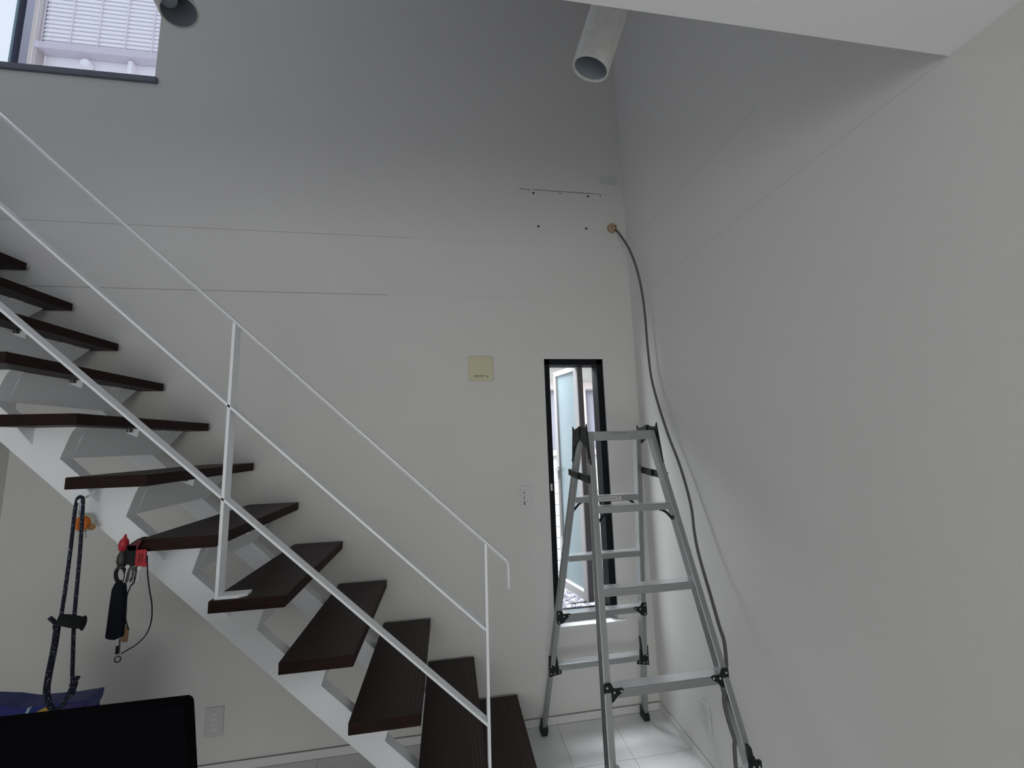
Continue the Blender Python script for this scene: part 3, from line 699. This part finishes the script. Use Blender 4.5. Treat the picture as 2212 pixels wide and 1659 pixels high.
# bundle hooked on the tread end
kb = thing('key_bundle', 'bundle of keys and red clips hanging from a tread end', 'keys', py(290, 1180, 1.60))
K = 1.588
MB().tube(smooth_path([py(270, 1212, K), py(275, 1185, K), py(292, 1170, K), py(306, 1163, K), py(316, 1161, K)], 5), .0032, 6).build('strap', BLACKC, kb)
MB().lathe(py(268, 1172, K), (.1, 0, 1), [(-.028, .001), (-.024, .010), (-.006, .014), (.006, .012), (.016, .005), (.024, .003), (.028, .0005)], 14).build('red_clip', RED, kb, smooth=True)
mb = MB(); p0 = py(284, 1172, K); mb.prism([(p0.x-.010, p0.z-.012), (p0.x+.030, p0.z+.012), (p0.x+.030, p0.z+.002), (p0.x+.018, p0.z-.026), (p0.x-.004, p0.z-.024)], 'y', K-.004, K+.003); mb.build('red_buckle', mat('dark_red_plastic', (.10, .008, .016), .5), kb)
p0 = py(306, 1204, K)
mb = MB().box((p0.x-.016, K-.006, p0.z-.026), (p0.x+.014, K+.004, p0.z+.026)).box((p0.x+.008, K-.008, p0.z-.030), (p0.x+.020, K+.004, p0.z-.016))
mb.build('red_tag', RED, kb, bevel=.003)
MB().box((p0.x-.006, K-.0075, p0.z-.014), (p0.x-.001, K-.0062, p0.z+.014)).box((p0.x+.004, K-.0075, p0.z-.014), (p0.x+.007, K-.0062, p0.z+.014)).build('tag_slot', mat('maroon_slot', (.16, .01, .015), .6), kb)
mb = MB(); mb.lathe(py(263, 1207, K), (0, 0, 1), [(-.028, .004), (-.022, .009), (-.008, .0135), (.010, .012), (.022, .007), (.03, .004)], 12, cap=True); mb.lathe(py(263, 1224, K), (0, 0, 1), [(-.004, .012), (.004, .012)], 10, cap=True)
mb.build('carabiner_swivel', mat('bronze_grey', (.045, .045, .04), .5, .4), kb, smooth=True)
ring = []
for k in range(20):
    a_ = 2*math.pi*k/20; ring.append(py(261+11*math.cos(a_), 1242+17*math.sin(a_), K))
MB().tube(ring, .0052, 8, closed=True).build('carabiner', BLACKC, kb, smooth=True, label='black oval carabiner')
MB().box(tuple(py(288, 1196, K)-Vector((.020, .004, .04))), tuple(py(288, 1196, K)+Vector((.012, .006, .03)))).build('webbing', BLACKC, kb, bevel=.003)
random.seed(11)
for k in range(7):
    x0_ = 276+k*4.2; y0_ = 1222+random.uniform(-4, 10); ll = random.uniform(22, 42)
    p_ = py(x0_, y0_, K-.004+.003*(k % 3)); q_ = py(x0_-3-random.uniform(0, 5), y0_+ll, K-.004+.003*(k % 3))
    dr = (q_-p_).normalized(); sd = Vector((dr.z, 0, -dr.x))
    kk = MB().obox((p_+q_)/2, dr*((q_-p_).length/2), sd*.0022, Vector((0, .0009, 0)))
    kk.lathe(p_, (0, 1, 0), [(-.0012, .0068), (.0012, .0068)], 12, cap=True)
    kk.obox(q_+sd*.003, dr*.006, sd*.0022, Vector((0, .0009, 0)))
    kk.build('key', STEELD if k % 2 else BOLT, kb)
MB().tube(smooth_path([py(318, 1200, K), py(319, 1240, K), py(323, 1275, K), py(328, 1305, K), py(327, 1340, K), py(316, 1370, K), py(295, 1392, K), py(272, 1406, K), py(262, 1412, K)], 6), .0019, 6).build('thin_cord', BLACKC, kb, smooth=True)
MB().tube(smooth_path([py(292, 1245, K), py(284, 1262, K), py(275, 1285, K), py(271, 1310, K), py(272, 1340, K), py(278, 1360, K)], 5), .0018, 6).build('thin_cord', BLACKC, kb, smooth=True)
# pouch
outl = [(258, 1254), (266, 1253), (271, 1262), (273, 1290), (271, 1330), (268, 1360), (267, 1374), (252, 1380), (238, 1379), (231, 1376), (235, 1350), (240, 1310), (246, 1270), (252, 1258)]
mb = tri_prism([(py(a, b, K).x, py(a, b, K).z) for a, b in outl], K-.012, K+.008); mb.build('pouch', NAVY, kb, bevel=.005, label='long navy black cloth pouch')
mb = tri_prism([(py(a, b, K+.004).x, py(a, b, K+.004).z) for a, b in [(268, 1354), (277, 1358), (273, 1388), (262, 1386), (262, 1375)]], K+.002, K+.010); mb.build('tan_tag', TAN, kb, bevel=.002)
MB().tube([py(259, 1380, K), py(257, 1410, K)], .0022, 6).build('leash', STEELD, kb)
MB().box(tuple(py(254, 1404, K)-Vector((.005, .003, .012))), tuple(py(254, 1404, K)+Vector((.005, .003, .012)))).build('crimp', BLACKC, kb, bevel=.001)
ring = []
for k in range(16):
    a_ = 2*math.pi*k/16; ring.append(py(254+6.5*math.cos(a_)+2*math.sin(a_), 1424+6*math.sin(a_)-3*math.cos(a_), K))
MB().tube(ring, .0020, 6, closed=True).build('key_ring', STEELD, kb, smooth=True)

# ------------------------------------------------------------------ black panel, table and bag at the lower left
tb = thing('low_table', 'white table under the black panel', 'table', (-.95, .80, 0))
TZ = .66
MB().box((-1.75, .42, TZ-.03), (-.42, 1.14, TZ)).build('table_top', TRIMW, tb, bevel=.004)
for x in (-1.70, -.47):
    for y in (.47, 1.09): MB().box((x-.02, y-.02, 0), (x+.02, y+.02, TZ-.03)).build('leg', STEEL, tb)
mn = thing('flat_panel_monitor', 'large black flat panel with rounded corners at the bottom left', 'monitor', (-.93, 1.06, TZ))
def panel_poly(Y):
    pts = []
    tl = sight(388, 1521.5, Y).z; xr_ = sight(398.5, 1540, Y).x
    r = .016
    for k in range(6):
        t_ = math.pi/2*k/5; pts.append((xr_-r+r*math.sin(t_), tl-r+r*math.cos(t_)))
    pts += [(xr_+.032, tl-.285), (xr_+.024, tl-.297), (-1.43, tl-.297), (-1.445, tl-.285), (-1.475, tl-.02), (-1.46, tl)]
    return pts
pp = panel_poly(1.05)
tri_prism(pp, 1.05, 1.085).build('panel', SCREEN, mn, bevel=.0015)
pz = min(z for x, z in pp)
MB().box((-.99, 1.085, TZ+.006), (-.87, 1.11, pz+.12)).build('neck', SCREEN, mn)
MB().box((-1.08, .98, TZ), (-.78, 1.12, TZ+.008)).build('base', SCREEN, mn, bevel=.003)
# nylon bag leaning behind it
bz = sight(100, 1530, 1.30).z
BY = 1.86
bgt = thing('nylon_bag', 'blue nylon bag with a mustard yellow patch behind the black panel', 'bag', (-1.55, BY+.04, 0))
def bag_strip(px, name, m, y0, y1, par=bgt, foot=False):
    pts_ = [(sight(a, b, y0).x, sight(a, b, y0).z) for a, b in px]
    if foot: pts_ += [(pts_[-1][0]-.06, .0), (pts_[0][0], .0)]
    return tri_prism(pts_, y0, y1).build(name, m, par, bevel=.002)
bag_strip([(-60, 1522), (0, 1524), (40, 1529), (92, 1524), (130, 1521), (165, 1515), (188, 1511), (184, 1530), (176, 1545), (186, 1600)], 'body', BLUE, BY, BY+.08, foot=True)
bag_strip([(58, 1550), (104, 1524), (116, 1545), (112, 1560), (60, 1565)], 'yellow_patch', YELL, BY-.006, BY+.001)
bag_strip([(112, 1530), (150, 1521), (184, 1514), (176, 1538), (120, 1556)], 'purple_panel', mat('indigo_nylon', (.018, .014, .10), .5), BY-.006, BY+.001)
bag_strip([(60, 1529), (65, 1529), (53, 1555), (47, 1555)], 'piping', PALEB, BY-.008, BY+.001)
bag_strip([(0, 1560), (14, 1558), (4, 1580), (-6, 1584)], 'pale_patch', PALEB, BY-.008, BY+.001)
